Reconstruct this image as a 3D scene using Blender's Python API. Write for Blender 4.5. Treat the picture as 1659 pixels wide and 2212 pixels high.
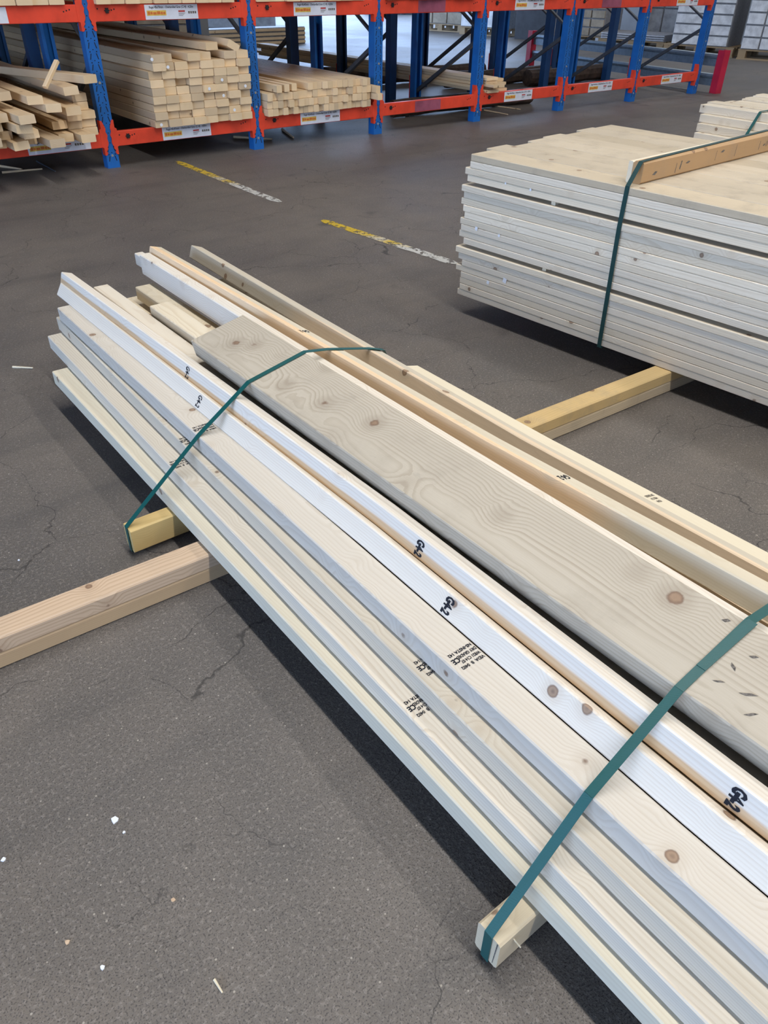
import bpy, bmesh, math, random
from mathutils import Vector, Matrix
random.seed(7)
R = math.radians
sc = bpy.context.scene
for o in list(bpy.data.objects): bpy.data.objects.remove(o)

# ------------------------------------------------------------------ camera
CAM_H = 1.2
F_PX, PITCH, ROLL, YAW = 1627.6, 0.62891, 0.01558, 0.67193
fw = Vector((math.sin(YAW)*math.cos(PITCH), math.cos(YAW)*math.cos(PITCH), -math.sin(PITCH)))
rt = Vector((math.cos(YAW), -math.sin(YAW), 0)); up = rt.cross(fw)
c_, s_ = math.cos(ROLL), math.sin(ROLL)
r2, u2 = c_*rt + s_*up, -s_*rt + c_*up
cam_d = bpy.data.cameras.new('camera'); cam = bpy.data.objects.new('camera', cam_d)
sc.collection.objects.link(cam); sc.camera = cam
cam.matrix_world = Matrix(((r2.x, u2.x, -fw.x, 0), (r2.y, u2.y, -fw.y, 0), (r2.z, u2.z, -fw.z, CAM_H), (0, 0, 0, 1)))
cam_d.sensor_fit = 'VERTICAL'; cam_d.sensor_height = 24.0
cam_d.lens = 24.0 * F_PX / 2212.0
cam_d.clip_start = 0.02; cam_d.clip_end = 200

# ------------------------------------------------------------------ world, lamps, exposure
SKY = 8.5            # daylight outside the open hall sides
TUBE = 20.5          # watts per metre of ceiling tube
EXPOSURE = 0.0
w = bpy.data.worlds.new('sky'); sc.world = w; w.use_nodes = True
bg = w.node_tree.nodes['Background']
bg.inputs[0].default_value = (0.46, 0.645, 1.0, 1); bg.inputs[1].default_value = SKY
LAMP_Z = 5.45
for lx, k in ((1.05, 1.75), (4.25, .85), (7.5, .55), (10.75, .6), (13.2, .9)):  # last row is an added fill that brightens the wrapped packs
    ld = bpy.data.lights.new('ceiling_tube_or_fill_light', 'AREA'); ld.shape = 'RECTANGLE'
    ld.size = 0.16; ld.size_y = 11.0; ld.energy = TUBE*11.0*k; ld.color = (1.0, 0.985, 0.965)
    lo = bpy.data.objects.new('ceiling_tube_or_fill_light', ld); sc.collection.objects.link(lo)
    lo.location = (lx, -1.4 if lx < 12 else 6.0, LAMP_Z)
sc.view_settings.view_transform = 'Standard'; sc.view_settings.look = 'None'
sc.view_settings.gamma = 1.0; sc.view_settings.exposure = EXPOSURE
sc.view_settings.use_curve_mapping = False
sc.cycles.max_bounces = 4; sc.cycles.diffuse_bounces = 3; sc.cycles.glossy_bounces = 2; sc.cycles.transparent_max_bounces = 6
sc.cycles.use_adaptive_sampling = True; sc.cycles.adaptive_threshold = .04

# ------------------------------------------------------------------ helpers
C = sc.collection
def tag(o, label=None, cat=None, group=None, kind=None):
    if label: o['label'] = label
    if cat: o['category'] = cat
    if group: o['group'] = group
    if kind: o['kind'] = kind
    return o
def obj(name, me, mat=None, parent=None, loc=(0, 0, 0), rot=(0, 0, 0)):
    o = bpy.data.objects.new(name, me); C.objects.link(o)
    if mat is not None and me is not None and not me.materials: me.materials.append(mat)
    o.parent = parent; o.location = loc; o.rotation_euler = rot
    return o
def empty(name, loc, rz=0):
    o = bpy.data.objects.new(name, None); C.objects.link(o); o.location = loc; o.rotation_euler = (0, 0, rz)
    o.empty_display_size = .1
    return o
def mesh(name, vs, fs):
    me = bpy.data.meshes.new(name); me.from_pydata(vs, [], fs); me.update(); return me
class MB:
    def __init__(s): s.v = []; s.f = []
    def add(s, vs, fs):
        n = len(s.v); s.v += [tuple(v) for v in vs]; s.f += [tuple(i+n for i in f) for f in fs]; return s
    def box(s, x0, x1, y0, y1, z0, z1):
        return s.add([(x0,y0,z0),(x1,y0,z0),(x1,y1,z0),(x0,y1,z0),(x0,y0,z1),(x1,y0,z1),(x1,y1,z1),(x0,y1,z1)],
                     [(0,3,2,1),(4,5,6,7),(0,1,5,4),(1,2,6,5),(2,3,7,6),(3,0,4,7)])
    def cbox(s, x0, x1, y0, y1, z0, z1, c=.003, axis=1):
        # chamfered box: profile octagon swept along axis (0=x,1=y,2=z)
        if axis == 1: a0,a1,b0,b1,l0,l1 = x0,x1,z0,z1,y0,y1
        elif axis == 0: a0,a1,b0,b1,l0,l1 = y0,y1,z0,z1,x0,x1
        else: a0,a1,b0,b1,l0,l1 = x0,x1,y0,y1,z0,z1
        pr = [(a0+c,b0),(a1-c,b0),(a1,b0+c),(a1,b1-c),(a1-c,b1),(a0+c,b1),(a0,b1-c),(a0,b0+c)]
        vs = []
        for l in (l0, l1):
            for a, b in pr:
                vs.append((a,l,b) if axis == 1 else ((l,a,b) if axis == 0 else (a,b,l)))
        fs = [(i,(i+1)%8,(i+1)%8+8,i+8) for i in range(8)]
        fs += [tuple(range(7,-1,-1)), tuple(range(8,16))]
        if axis != 1: pass
        return s.add(vs, fs)
    def tube(s, p, q, r, n=8, r2=None):
        p, q = Vector(p), Vector(q); d = (q-p).normalized(); r2 = r if r2 is None else r2
        a = d.cross(Vector((0,0,1)) if abs(d.z) < .9 else Vector((1,0,0))).normalized(); b = d.cross(a)
        vs = [p + (a*math.cos(t)+b*math.sin(t))*r for t in [i*2*math.pi/n for i in range(n)]]
        vs += [q + (a*math.cos(t)+b*math.sin(t))*r2 for t in [i*2*math.pi/n for i in range(n)]]
        return s.add(vs, [(i,(i+1)%n,(i+1)%n+n,i+n) for i in range(n)] + [tuple(range(n-1,-1,-1)), tuple(range(n,2*n))])
    def bar(s, p, q, wv, hv):  # rectangular bar from p to q, half vectors wv,hv
        p, q, wv, hv = map(Vector, (p, q, wv, hv))
        vs = [p-wv-hv,p+wv-hv,p+wv+hv,p-wv+hv,q-wv-hv,q+wv-hv,q+wv+hv,q-wv+hv]
        return s.add(vs, [(0,3,2,1),(4,5,6,7),(0,1,5,4),(1,2,6,5),(2,3,7,6),(3,0,4,7)])
    def prism_y(s, poly, y0, y1):  # polygon in xz extruded along y
        n = len(poly); vs = [(x,y0,z) for x,z in poly] + [(x,y1,z) for x,z in poly]
        return s.add(vs, [tuple(range(n)), tuple(range(2*n-1,n-1,-1))] + [(i,i+n,(i+1)%n+n,(i+1)%n) for i in range(n)])
    def me(s, name='mesh'):
        m = mesh(name, s.v, s.f)
        bm = bmesh.new(); bm.from_mesh(m); bmesh.ops.recalc_face_normals(bm, faces=bm.faces); bm.to_mesh(m); bm.free()
        return m
    def build(s, name, mat, parent=None, loc=(0,0,0), rot=(0,0,0)): return obj(name, s.me(name), mat, parent, loc, rot)
ORD = ['first','second','third','fourth','fifth','sixth','seventh','eighth','ninth','tenth','eleventh','twelfth','thirteenth','fourteenth','fifteenth','sixteenth','seventeenth','eighteenth','nineteenth','twentieth','twenty-first','twenty-second']

# ------------------------------------------------------------------ materials
class NT:
    def __init__(s, name):
        s.m = bpy.data.materials.new(name); s.m.use_nodes = True; s.t = s.m.node_tree; s.n = s.t.nodes
        s.b = s.n['Principled BSDF']
    def node(s, typ, **kw):
        n = s.n.new(typ)
        for k, v in kw.items(): setattr(n, k, v)
        return n
    def put(s, sock, v):
        if isinstance(v, bpy.types.NodeSocket): s.t.links.new(v, sock)
        elif isinstance(v, (tuple, list)) and len(v) == 3 and sock.type == 'RGBA': sock.default_value = (*v, 1)
        else: sock.default_value = v
    def math(s, op, a, b=0.0, c=0.0, clamp=False):
        n = s.node('ShaderNodeMath', operation=op, use_clamp=clamp)
        for i, x in enumerate((a, b, c)): s.put(n.inputs[i], x)
        return n.outputs[0]
    def vec(s, op, a, b=None):
        n = s.node('ShaderNodeVectorMath', operation=op); s.put(n.inputs[0], a)
        if b is not None: s.put(n.inputs[1], b)
        return n.outputs['Value'] if op in ('DOT_PRODUCT', 'LENGTH', 'DISTANCE') else n.outputs[0]
    def mix(s, fac, a, b, mode='MIX'):
        n = s.node('ShaderNodeMix', data_type='RGBA', blend_type=mode)
        s.put(n.inputs[0], fac); s.put(n.inputs[6], a); s.put(n.inputs[7], b); return n.outputs[2]
    def ramp(s, x, a, b, smooth=True, o0=0.0, o1=1.0):
        n = s.node('ShaderNodeMapRange', interpolation_type='SMOOTHSTEP' if smooth else 'LINEAR')
        s.put(n.inputs[0], x); s.put(n.inputs[1], a); s.put(n.inputs[2], b); s.put(n.inputs[3], o0); s.put(n.inputs[4], o1)
        return n.outputs[0]
    def noise(s, v, scale, detail=2.0, rough=.5, dist=0.0):
        n = s.node('ShaderNodeTexNoise'); s.put(n.inputs['Vector'], v); n.inputs['Scale'].default_value = scale
        n.inputs['Detail'].default_value = detail; n.inputs['Roughness'].default_value = rough; n.inputs['Distortion'].default_value = dist
        return n.outputs[0]
    def xyz(s, v):
        n = s.node('ShaderNodeSeparateXYZ'); s.put(n.inputs[0], v); return n.outputs
    def comb(s, x, y, z):
        n = s.node('ShaderNodeCombineXYZ')
        for i, k in enumerate((x, y, z)): s.put(n.inputs[i], k)
        return n.outputs[0]
    def out(s, col, rough=.5, metal=0.0, bump=None, bstr=.2, bdist=.002, spec=.5):
        s.put(s.b.inputs['Base Color'], col); s.put(s.b.inputs['Roughness'], rough); s.put(s.b.inputs['Metallic'], metal)
        s.b.inputs['Specular IOR Level'].default_value = spec
        if bump is not None:
            n = s.node('ShaderNodeBump'); n.inputs['Strength'].default_value = bstr; n.inputs['Distance'].default_value = bdist
            s.put(n.inputs['Height'], bump); s.t.links.new(n.outputs[0], s.b.inputs['Normal'])
        return s.m

def wood(name, base, dark, contrast=.55, spacing=.0052, knots=1.0, heart=None, dirt=0.0, blotch=.25, axis='Y', rough=.62, knotscale=9.0, pith=(.10, .05), warp=.07, ksize=1.0):
    """planed softwood: growth rings about a pith axis running along the board, knots, fibre, stains"""
    t = NT(name)
    tc = t.node('ShaderNodeTexCoord').outputs['Object']; rnd = t.node('ShaderNodeObjectInfo').outputs['Random']
    o = t.xyz(tc)
    x, y, z = (o[0], o[1], o[2]) if axis == 'Y' else ((o[1], o[0], o[2]) if axis == 'X' else (o[0], o[2], o[1]))
    yo = t.math('ADD', y, t.math('MULTIPLY', rnd, 53.0))
    P = t.comb(x, yo, z)
    # knots
    vo = t.node('ShaderNodeTexVoronoi'); t.put(vo.inputs['Vector'], P); vo.inputs['Scale'].default_value = knotscale; vo.inputs['Randomness'].default_value = 1.0
    kd = t.math('DIVIDE', vo.outputs['Distance'], knotscale*ksize)
    kd = t.math('ADD', kd, t.math('MULTIPLY', t.math('SUBTRACT', t.noise(P, 90, 2), .5), .004))
    # rings
    lw = t.noise(t.comb(t.math('MULTIPLY', x, 5.0), t.math('MULTIPLY', yo, 1.1), t.math('MULTIPLY', z, 5.0)), 1.0, 2, .5)
    lw2 = t.noise(t.comb(t.math('MULTIPLY', x, 22.0), t.math('MULTIPLY', yo, 5.0), t.math('MULTIPLY', z, 22.0)), 1.0, 1, .5)
    h1 = t.math('FRACT', t.math('MULTIPLY', rnd, 917.3)); h2 = t.math('FRACT', t.math('MULTIPLY', rnd, 3571.9))
    px = t.math('MULTIPLY', t.math('SUBTRACT', h1, .5), 2*pith[0]); pz = t.math('SUBTRACT', t.math('MULTIPLY', h2, -2*pith[1]), .02)
    dx = t.math('ADD', t.math('SUBTRACT', x, px), t.math('MULTIPLY', t.math('SUBTRACT', lw, .5), warp))
    dz = t.math('ADD', t.math('SUBTRACT', z, pz), t.math('MULTIPLY', t.math('SUBTRACT', lw2, .5), .008))
    rr = t.math('SQRT', t.math('ADD', t.math('MULTIPLY', dx, dx), t.math('MULTIPLY', dz, dz)))
    rr = t.math('ADD', rr, t.ramp(kd, 0.0, .045, True, .016*knots, 0.0))
    fr = t.math('FRACT', t.math('DIVIDE', rr, spacing))
    ring = t.math('MULTIPLY', t.ramp(fr, .35, .85), t.ramp(fr, .93, 1.0, True, 1.0, 0.0))
    rv = t.noise(t.comb(rr, rr, rr), 60, 1)
    ring = t.math('MULTIPLY', ring, t.ramp(rv, .3, .7, True, .35, 1.0))
    fib = t.noise(t.comb(t.math('MULTIPLY', x, 900.0), t.math('MULTIPLY', yo, 18.0), t.math('MULTIPLY', z, 900.0)), 1.0, 2)
    bl = t.noise(t.comb(t.math('MULTIPLY', x, 8.0), t.math('MULTIPLY', yo, 2.0), t.math('MULTIPLY', z, 8.0)), 1.0, 3)
    col = t.mix(t.math('MULTIPLY', ring, contrast), base, dark)
    if heart is not None:
        hcol, hdark, (ax, az), thr, amp = heart
        d = t.math('ADD', t.math('MULTIPLY', o[0], ax), t.math('MULTIPLY', o[2], az))
        d = t.math('ADD', d, t.math('MULTIPLY', t.math('SUBTRACT', lw, .5), amp))
        hc = t.mix(t.math('MULTIPLY', ring, contrast), hcol, hdark)
        col = t.mix(t.ramp(d, thr-.003, thr+.003, True, 1.0, 0.0), col, hc)
    col = t.mix(t.ramp(bl, .35, .7, True, 0.0, blotch), col, tuple(k*.80 for k in base))
    col = t.mix(t.ramp(fib, .3, .75, True, 0.0, .16), col, dark)
    hv = t.math('ADD', t.math('MULTIPLY', rnd, .16), .90); wm = t.math('FRACT', t.math('MULTIPLY', rnd, 77.7))
    col = t.mix(1.0, col, t.comb(hv, t.math('MULTIPLY', hv, t.ramp(wm, 0, 1, False, 1.0, .975)), t.math('MULTIPLY', hv, t.ramp(wm, 0, 1, False, 1.0, .92))), 'MULTIPLY')
    if knots > 0:
        kc = t.mix(t.ramp(kd, .0, .006), (.12, .06, .035), (.30, .185, .11))
        kc = t.mix(t.ramp(kd, .006, .0095), kc, (.16, .085, .05))
        col = t.mix(t.ramp(kd, .012, .028, True, .35*knots, 0.0), col, dark)
        col = t.mix(t.ramp(kd, .0085, .0115, True, .85, 0.0), col, kc)
    if dirt > 0:
        dn = t.noise(P, 9, 5, .65); dn2 = t.noise(t.comb(t.math('MULTIPLY', x, 40.0), t.math('MULTIPLY', yo, 12.0), z), 1.0, 3, .6)
        col = t.mix(t.ramp(dn, .48, .72, True, 0.0, dirt), col, (.30, .25, .19))
        col = t.mix(t.ramp(dn2, .66, .74, True, 0.0, dirt*.5), col, (.16, .14, .13))
    return t.out(col, rough, 0, spec=.3)

def plain(name, col, rough=.5, metal=0.0, var=.08, scale=25, spec=.5):
    t = NT(name); tc = t.node('ShaderNodeTexCoord').outputs['Object']
    n = t.noise(tc, scale, 3, .6)
    c2 = t.mix(t.ramp(n, .3, .75, True, 0, 1), tuple(min(1, k*(1+var)) for k in col), tuple(k*(1-var*2) for k in col))
    return t.out(c2, rough, metal, spec=spec)

def paint(name, col, chip=(.30,.31,.33), amount=.5, rough=.42):
    t = NT(name); tc = t.node('ShaderNodeTexCoord').outputs['Object']
    n = t.noise(tc, 6, 4, .6); g = t.noise(tc, 160, 3, .7)
    c2 = t.mix(t.ramp(n, .35, .7), tuple(min(1, k*1.06) for k in col), tuple(k*.82 for k in col))
    c2 = t.mix(t.ramp(g, .70, .76, True, 0, amount), c2, chip)
    return t.out(c2, rough)

PALE  = ((.75,.675,.555), (.55,.44,.31))
WHITE = ((.79,.74,.66), (.60,.50,.39))
M = {}
M['pale']   = wood('pale_spruce', *PALE)
M['pale_clean'] = wood('clean_pale_spruce', (.655,.605,.53), (.52,.44,.345), contrast=.5, blotch=.12, knotscale=10)
M['white']  = wood('white_spruce', *WHITE, contrast=.45, blotch=.12)
M['white_heart'] = wood('white_spruce_orange_heart', *WHITE, contrast=.45, blotch=.1, heart=((.62,.42,.235), (.46,.27,.12), (math.cos(R(72.5)), math.sin(R(72.5))), -.003, .035))
M['weathered'] = wood('weathered_plank', (.50,.445,.36), (.32,.26,.19), contrast=.75, spacing=.0062, dirt=.25, knotscale=8.0, blotch=.4, knots=1.3, pith=(.05,.02), warp=.085, ksize=1.5)
M['cream_tan'] = wood('cream_spruce_tan_heart', (.65,.595,.49), (.54,.46,.34), contrast=.4, heart=((.86,.63,.41), (.66,.46,.27), (math.cos(R(-15)), math.sin(R(-15))), -.017, .012))
M['cream_tan_b'] = wood('cream_spruce_pale_heart', (.65,.595,.50), (.54,.46,.34), contrast=.35, heart=((.88,.70,.51), (.74,.56,.39), (math.cos(R(-20)), math.sin(R(-20))), -.017, .008))
M['cream']  = wood('cream_spruce', (.77,.70,.55), (.62,.50,.34), contrast=.35, knots=.6)
M['cream_b'] = wood('bright_cream_spruce', (.86,.765,.60), (.66,.52,.34), contrast=.5, knotscale=10, ksize=1.3)
M['block']  = wood('yellowed_block_wood', (.68,.49,.21), (.50,.33,.12), contrast=.35, axis='X', blotch=.3)
M['block_pale'] = wood('pale_block_wood', (.70,.60,.44), (.52,.40,.26), contrast=.45, axis='X')
M['pink']   = wood('pinkish_dunnage_wood', (.66,.50,.36), (.46,.31,.20), contrast=.8, spacing=.0065, axis='X', dirt=.12)
M['tan']    = wood('tan_dunnage_wood', (.60,.43,.265), (.45,.30,.17), contrast=.35, axis='X')
M['yellow'] = wood('yellow_dunnage_wood', (.64,.46,.22), (.46,.31,.13), contrast=.35, axis='X', dirt=.3)
M['straw']  = wood('straw_dunnage_wood', (.60,.50,.36), (.44,.33,.21), contrast=.7, axis='X', dirt=.3)
M['brownbar'] = wood('orange_brown_bar_wood', (.52,.33,.17), (.40,.24,.115), contrast=.35, axis='X', dirt=.25, knots=.4)
M['stack']  = wood('stacked_board_wood', (.79,.705,.575), (.58,.47,.33), contrast=.5, blotch=.3, dirt=.05, spacing=.006)
M['stack_top'] = wood('stacked_top_board_wood', (.56,.48,.365), (.44,.35,.245), contrast=.3, blotch=.45, dirt=.40, spacing=.008)
M['rackwood'] = wood('rack_stud_wood', (.84,.635,.40), (.64,.45,.25), contrast=.35, blotch=.35, spacing=.008)
M['rackwood_b'] = wood('rack_stud_wood_darker', (.68,.52,.34), (.50,.36,.21), contrast=.35, blotch=.35, spacing=.008)
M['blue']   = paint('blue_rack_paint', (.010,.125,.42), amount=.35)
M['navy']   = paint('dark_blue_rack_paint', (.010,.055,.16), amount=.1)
M['red']    = paint('orange_red_beam_paint', (.78,.065,.028), chip=(.35,.05,.03), amount=.3)
M['crimson'] = paint('crimson_guard_paint', (.52,.015,.05), amount=.3)
M['film']   = plain('purple_label_film', (.32,.085,.13), .3, var=.15, scale=8)
M['steel']  = plain('grey_brace_steel', (.075,.088,.105), .5, .3)
M['galv']   = plain('blue_grey_rail_steel', (.20,.26,.32), .4, .4)
M['dark']   = plain('black_hole', (.008,.008,.01), .8, var=0)
M['black']  = plain('black_plastic', (.015,.015,.017), .45)
M['bolt']   = plain('zinc_bolt', (.55,.55,.53), .35, .7)
M['card']   = plain('white_label_card', (.70,.71,.76), .4, var=.03)
M['cardyellow'] = plain('yellow_label_field', (.72,.50,.10), .5, var=.1)
M['ink_orange'] = plain('orange_print', (.62,.16,.03), .6, var=0)
M['ink_red'] = plain('red_print', (.45,.03,.02), .6, var=0)
M['ink']    = plain('black_ink', (.022,.024,.032), .8, var=0, spec=.1)
M['fadedink'] = plain('faded_ink', (.17,.15,.13), .8, var=.3, scale=300, spec=.1)
M['chalk']  = plain('white_plastic_tag', (.80,.82,.86), .4, var=.02)
M['shrink'] = plain('white_shrink_wrap', (.78,.79,.79), .3, var=.12, scale=9)
M['shrinkgrey'] = plain('grey_wrapped_pack', (.36,.37,.38), .5, var=.15, scale=7)
M['darkpack'] = plain('dark_wrapped_pack', (.028,.03,.036), .5, var=.2, scale=6)
M['beige'] = plain('beige_carton', (.40,.33,.24), .7, var=.12, scale=6)
M['pallet'] = wood('pallet_wood', (.44,.32,.19), (.32,.22,.12), contrast=.3, knots=.5)
M['joint'] = plain('shaded_grey_wrap', (.25,.25,.26), .6, var=.1)
M['log']   = plain('dark_brown_log', (.060,.036,.024), .8, var=.3, scale=14)

def strap_mat(name, col, col2):
    t = NT(name); tc = t.node('ShaderNodeTexCoord').outputs['Object']
    wv = t.node('ShaderNodeTexWave', wave_type='BANDS', bands_direction='DIAGONAL'); t.put(wv.inputs['Vector'], tc); wv.inputs['Scale'].default_value = 260
    c = t.mix(t.math('MULTIPLY', wv.outputs['Fac'], .5), col, col2)
    return t.out(c, .42, 0, bump=wv.outputs['Fac'], bstr=.25, bdist=.0006)
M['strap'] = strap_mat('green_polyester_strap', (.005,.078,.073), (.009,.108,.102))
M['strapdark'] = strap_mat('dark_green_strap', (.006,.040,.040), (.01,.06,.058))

def floor_mat():
    t = NT('worn_asphalt'); P = t.node('ShaderNodeTexCoord').outputs['Object']
    big = t.noise(P, .9, 4, .55); mid = t.noise(P, 5.0, 4, .6); fine = t.noise(P, 130, 3, .65); gr = t.noise(P, 340, 2, .6)
    col = t.mix(t.ramp(big, .35, .68), (.168,.144,.122), (.118,.106,.097))
    col = t.mix(t.ramp(mid, .35, .75, True, 0, .45), col, (.095,.086,.079))
    col = t.mix(t.ramp(fine, .50, .68, True, 0, .6), col, (.27,.24,.21))
    col = t.mix(t.ramp(gr, .34, .48, True, .75, 0), col, (.028,.026,.025))
    # pale aggregate flecks
    vo = t.node('ShaderNodeTexVoronoi'); t.put(vo.inputs['Vector'], P); vo.inputs['Scale'].default_value = 75
    sel = t.xyz(vo.outputs['Color'])[0]
    fl = t.math('MULTIPLY', t.ramp(vo.outputs['Distance'], .10, .16, True, 1, 0), t.ramp(sel, .80, .86))
    col = t.mix(t.math('MULTIPLY', fl, .8), col, (.42,.38,.32))
    # dark oil spots
    sp = t.noise(P, 2.6, 3, .5); col = t.mix(t.ramp(sp, .66, .74, True, 0, .5), col, (.028,.027,.028))
    # tyre streaks along x
    st = t.noise(t.vec('MULTIPLY', P, (.35, 3.0, 1.0)), 1.4, 4, .6); col = t.mix(t.ramp(st, .5, .75, True, 0, .35), col, (.045,.044,.046))
    # cracks
    wp = t.noise(P, 3.0, 4, .6); wn = t.node('ShaderNodeTexNoise'); t.put(wn.inputs['Vector'], P); wn.inputs['Scale'].default_value = 7; wn.inputs['Detail'].default_value = 5
    Pd = t.vec('ADD', P, t.vec('MULTIPLY', wn.outputs['Color'], (.20, .20, 0)))
    ce = t.node('ShaderNodeTexVoronoi', feature='DISTANCE_TO_EDGE'); t.put(ce.inputs['Vector'], Pd); ce.inputs['Scale'].default_value = 2.1
    ce2 = t.node('ShaderNodeTexVoronoi', feature='DISTANCE_TO_EDGE'); t.put(ce2.inputs['Vector'], Pd); ce2.inputs['Scale'].default_value = 6.5
    m1 = t.math('MULTIPLY', t.ramp(ce.outputs['Distance'], .0012, .0050, True, .75, 0), t.ramp(wp, .44, .54))
    m2 = t.math('MULTIPLY', t.ramp(ce2.outputs['Distance'], .002, .008, True, .55, 0), t.ramp(t.noise(P, 2.1, 2), .52, .62))
    ck = t.math('MAXIMUM', m1, m2)
    col = t.mix(t.math('MULTIPLY', ck, .85), col, (.016,.015,.015))
    h = fine
    return t.out(col, t.ramp(big, .3, .7, True, .62, .50), 0, bump=h, bstr=.5, bdist=.0025, spec=.45)
M['floor'] = floor_mat()
def line_mat():
    t = NT('worn_floor_paint'); P = t.node('ShaderNodeTexCoord').outputs['Object']
    n = t.noise(P, 6, 4, .6); wr = t.noise(P, 26, 5, .7)
    y = t.xyz(P)[1]
    f = t.math('ADD', t.math('MULTIPLY', y, 1.0), t.math('MULTIPLY', t.math('SUBTRACT', n, .5), 1.6))
    col = t.mix(t.ramp(f, -.25, .25), (.55,.54,.50), (.58,.40,.035))
    t.out(col, .6)
    tr = t.node('ShaderNodeBsdfTransparent'); mx = t.node('ShaderNodeMixShader')
    t.put(mx.inputs[0], t.ramp(wr, .42, .49)); t.t.links.new(tr.outputs[0], mx.inputs[1]); t.t.links.new(t.b.outputs[0], mx.inputs[2])
    t.t.links.new(mx.outputs[0], t.n['Material Output'].inputs[0]); return t.m
M['linepaint'] = line_mat()

# ------------------------------------------------------------------ hall shell
tag(obj('floor', mesh('floor', [(-60,-20,0),(60,-20,0),(60,70,0),(-60,70,0)], [(0,1,2,3)]), M['floor']), 'dark worn asphalt hall floor with fine cracks', kind='structure')
m_wall = plain('grey_hall_cladding', (.30,.31,.32), .7, var=.06, scale=2)
tag(MB().box(-9, 16, -8, 21, 6.2, 6.4).build('ceiling', m_wall), 'grey hall roof above the lamps, with an added rear overhang for shade', kind='structure')  # overhang beyond the rear wall is added to dim the floor outside
tag(MB().box(-9, 16, -8.3, -8, 0, 6.4).build('wall_front', m_wall), 'grey hall wall behind the viewer', kind='structure')
tag(MB().box(-9.3, -9, -8, 3.6, 4.5, 6.4).box(-9.3, -9, 3.6, 13, 0, 6.4).build('wall_left_light_block', m_wall), 'added grey left wall shaping the daylight through a wide open gate', kind='structure')  # unseen wall added so header and solid end limit daylight from the left
tag(MB().box(6.6, 16, 13, 13.3, 2.6, 6.4).box(-9, 6.6, 13, 13.3, 0, 6.4).build('wall_back', m_wall), 'grey rear hall wall, its open gate under an added daylight-blocking header', kind='structure')  # unseen header over the gate is added to cut daylight from behind
tag(MB().box(16, 16.3, -8, 13, 0, 6.4).build('wall_right', m_wall), 'grey hall wall behind the wrapped pallets', kind='structure')

# ------------------------------------------------------------------ board maker
def prof(w, h, phi, c=.0025, ul=(0, 0)):
    """chamfered rectangle, ul = upper-left corner, phi = tilt (rad, ccw); returns xz points"""
    rx, rz = math.cos(phi), math.sin(phi); dx, dz = math.sin(phi), -math.cos(phi)
    pts = [(c,0),(w-c,0),(w,c),(w,h-c),(w-c,h),(c,h),(0,h-c),(0,c)]
    return [(ul[0]+a*rx+b*dx, ul[1]+a*rz+b*dz) for a, b in pts]
def board(name, stations, wd, ht, phi, mat, c=.0025, seg_jit=0.0):
    """stations: list of (y, x, z) of the upper-left edge, near to far. One mesh, origin mid-board."""
    rings = []
    for (y, x, z) in stations: rings.append([(px, y, pz) for px, pz in prof(wd, ht, phi, c, (x, z))])
    n = 8; mid = stations[len(stations)//2]
    cx = sum(p[0] for r_ in rings for p in r_)/(n*len(rings)); cz = sum(p[2] for r_ in rings for p in r_)/(n*len(rings))
    cy = (stations[0][0]+stations[-1][0])/2
    vs = [(p[0]-cx, p[1]-cy, p[2]-cz) for r_ in rings for p in r_]
    fs = []
    for k in range(len(rings)-1):
        for i in range(n): fs.append((k*n+i, k*n+(i+1)%n, (k+1)*n+(i+1)%n, (k+1)*n+i))
    fs += [tuple(range(n)), tuple(reversed(range((len(rings)-1)*n, len(rings)*n)))]
    m = MB(); m.add(vs, fs)
    return obj(name, m.me(name), M[mat] if isinstance(mat, str) else mat, None, (cx, cy, cz))

def text_part(parent, body, size, mat, org, r, v, bold=.0, name='ink_stamp', align='CENTER', sx=1.0, lift=.0006, spacing=1.0):
    """flat print: body written with reading direction r and letter-up v (world), centred at org"""
    cu = bpy.data.curves.new('txt', 'FONT'); cu.body = body; cu.size = size; cu.align_x = align; cu.align_y = 'CENTER'
    cu.offset = bold; cu.resolution_u = 2; cu.space_line = spacing
    to = bpy.data.objects.new('txt', cu); C.objects.link(to)
    bpy.context.view_layer.update()
    me = bpy.data.meshes.new_from_object(to.evaluated_get(bpy.context.evaluated_depsgraph_get()))
    bpy.data.objects.remove(to); bpy.data.curves.remove(cu)
    r, v = Vector(r).normalized(), Vector(v).normalized(); nrm = r.cross(v)
    pw = Vector((0,0,0)) if parent is None else Vector(parent.matrix_world.translation if parent.parent else parent.location)
    o_ = Vector(org) + nrm*lift - pw
    for vt in me.vertices:
        p = o_ + r*(vt.co.x*sx) + v*vt.co.y; vt.co = p
    me.materials.clear()
    return obj(name, me, mat, parent)

# ------------------------------------------------------------------ the strapped bundle in front
NEAR = -1.7
def st(yf, xs, z):
    """xs = (near, mid, far) x of the upper-left edge at y=.2,.95,yf"""
    a, b, c = xs
    return [(NEAR, a-.004, z), (.2, a, z), (.95, b, z), (.95+(yf-.95)*.5, b+(c-b)*.45, z), (yf, c, z)]
G_B = 'boards strapped into the front bundle'
B = {}; STN = {}
def bb(key, yf, xs, z, wd, ht, phi, mat, label, name='timber_board'):
    o = board(name, st(yf, xs, z), wd, ht, R(phi), mat); tag(o, label, 'board', G_B); B[key] = o; STN[key] = st(yf, xs, z); return o
bb('A', 2.40, (.5243,.5291,.5373), .128, .070, .045, 0, 'cream', 'lowest pale board along the left edge of the front bundle')
bb('B', 2.58, (.5452,.5564,.5937), .173, .070, .045, 0, 'pale', 'second board up on the left side of the front bundle, with upside-down stamps')
bb('C', 2.61, (.5805,.6000,.6431), .218, .070, .045, 0, 'pale', 'third board up on the left side of the front bundle, with two half-hidden stamps')
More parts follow.
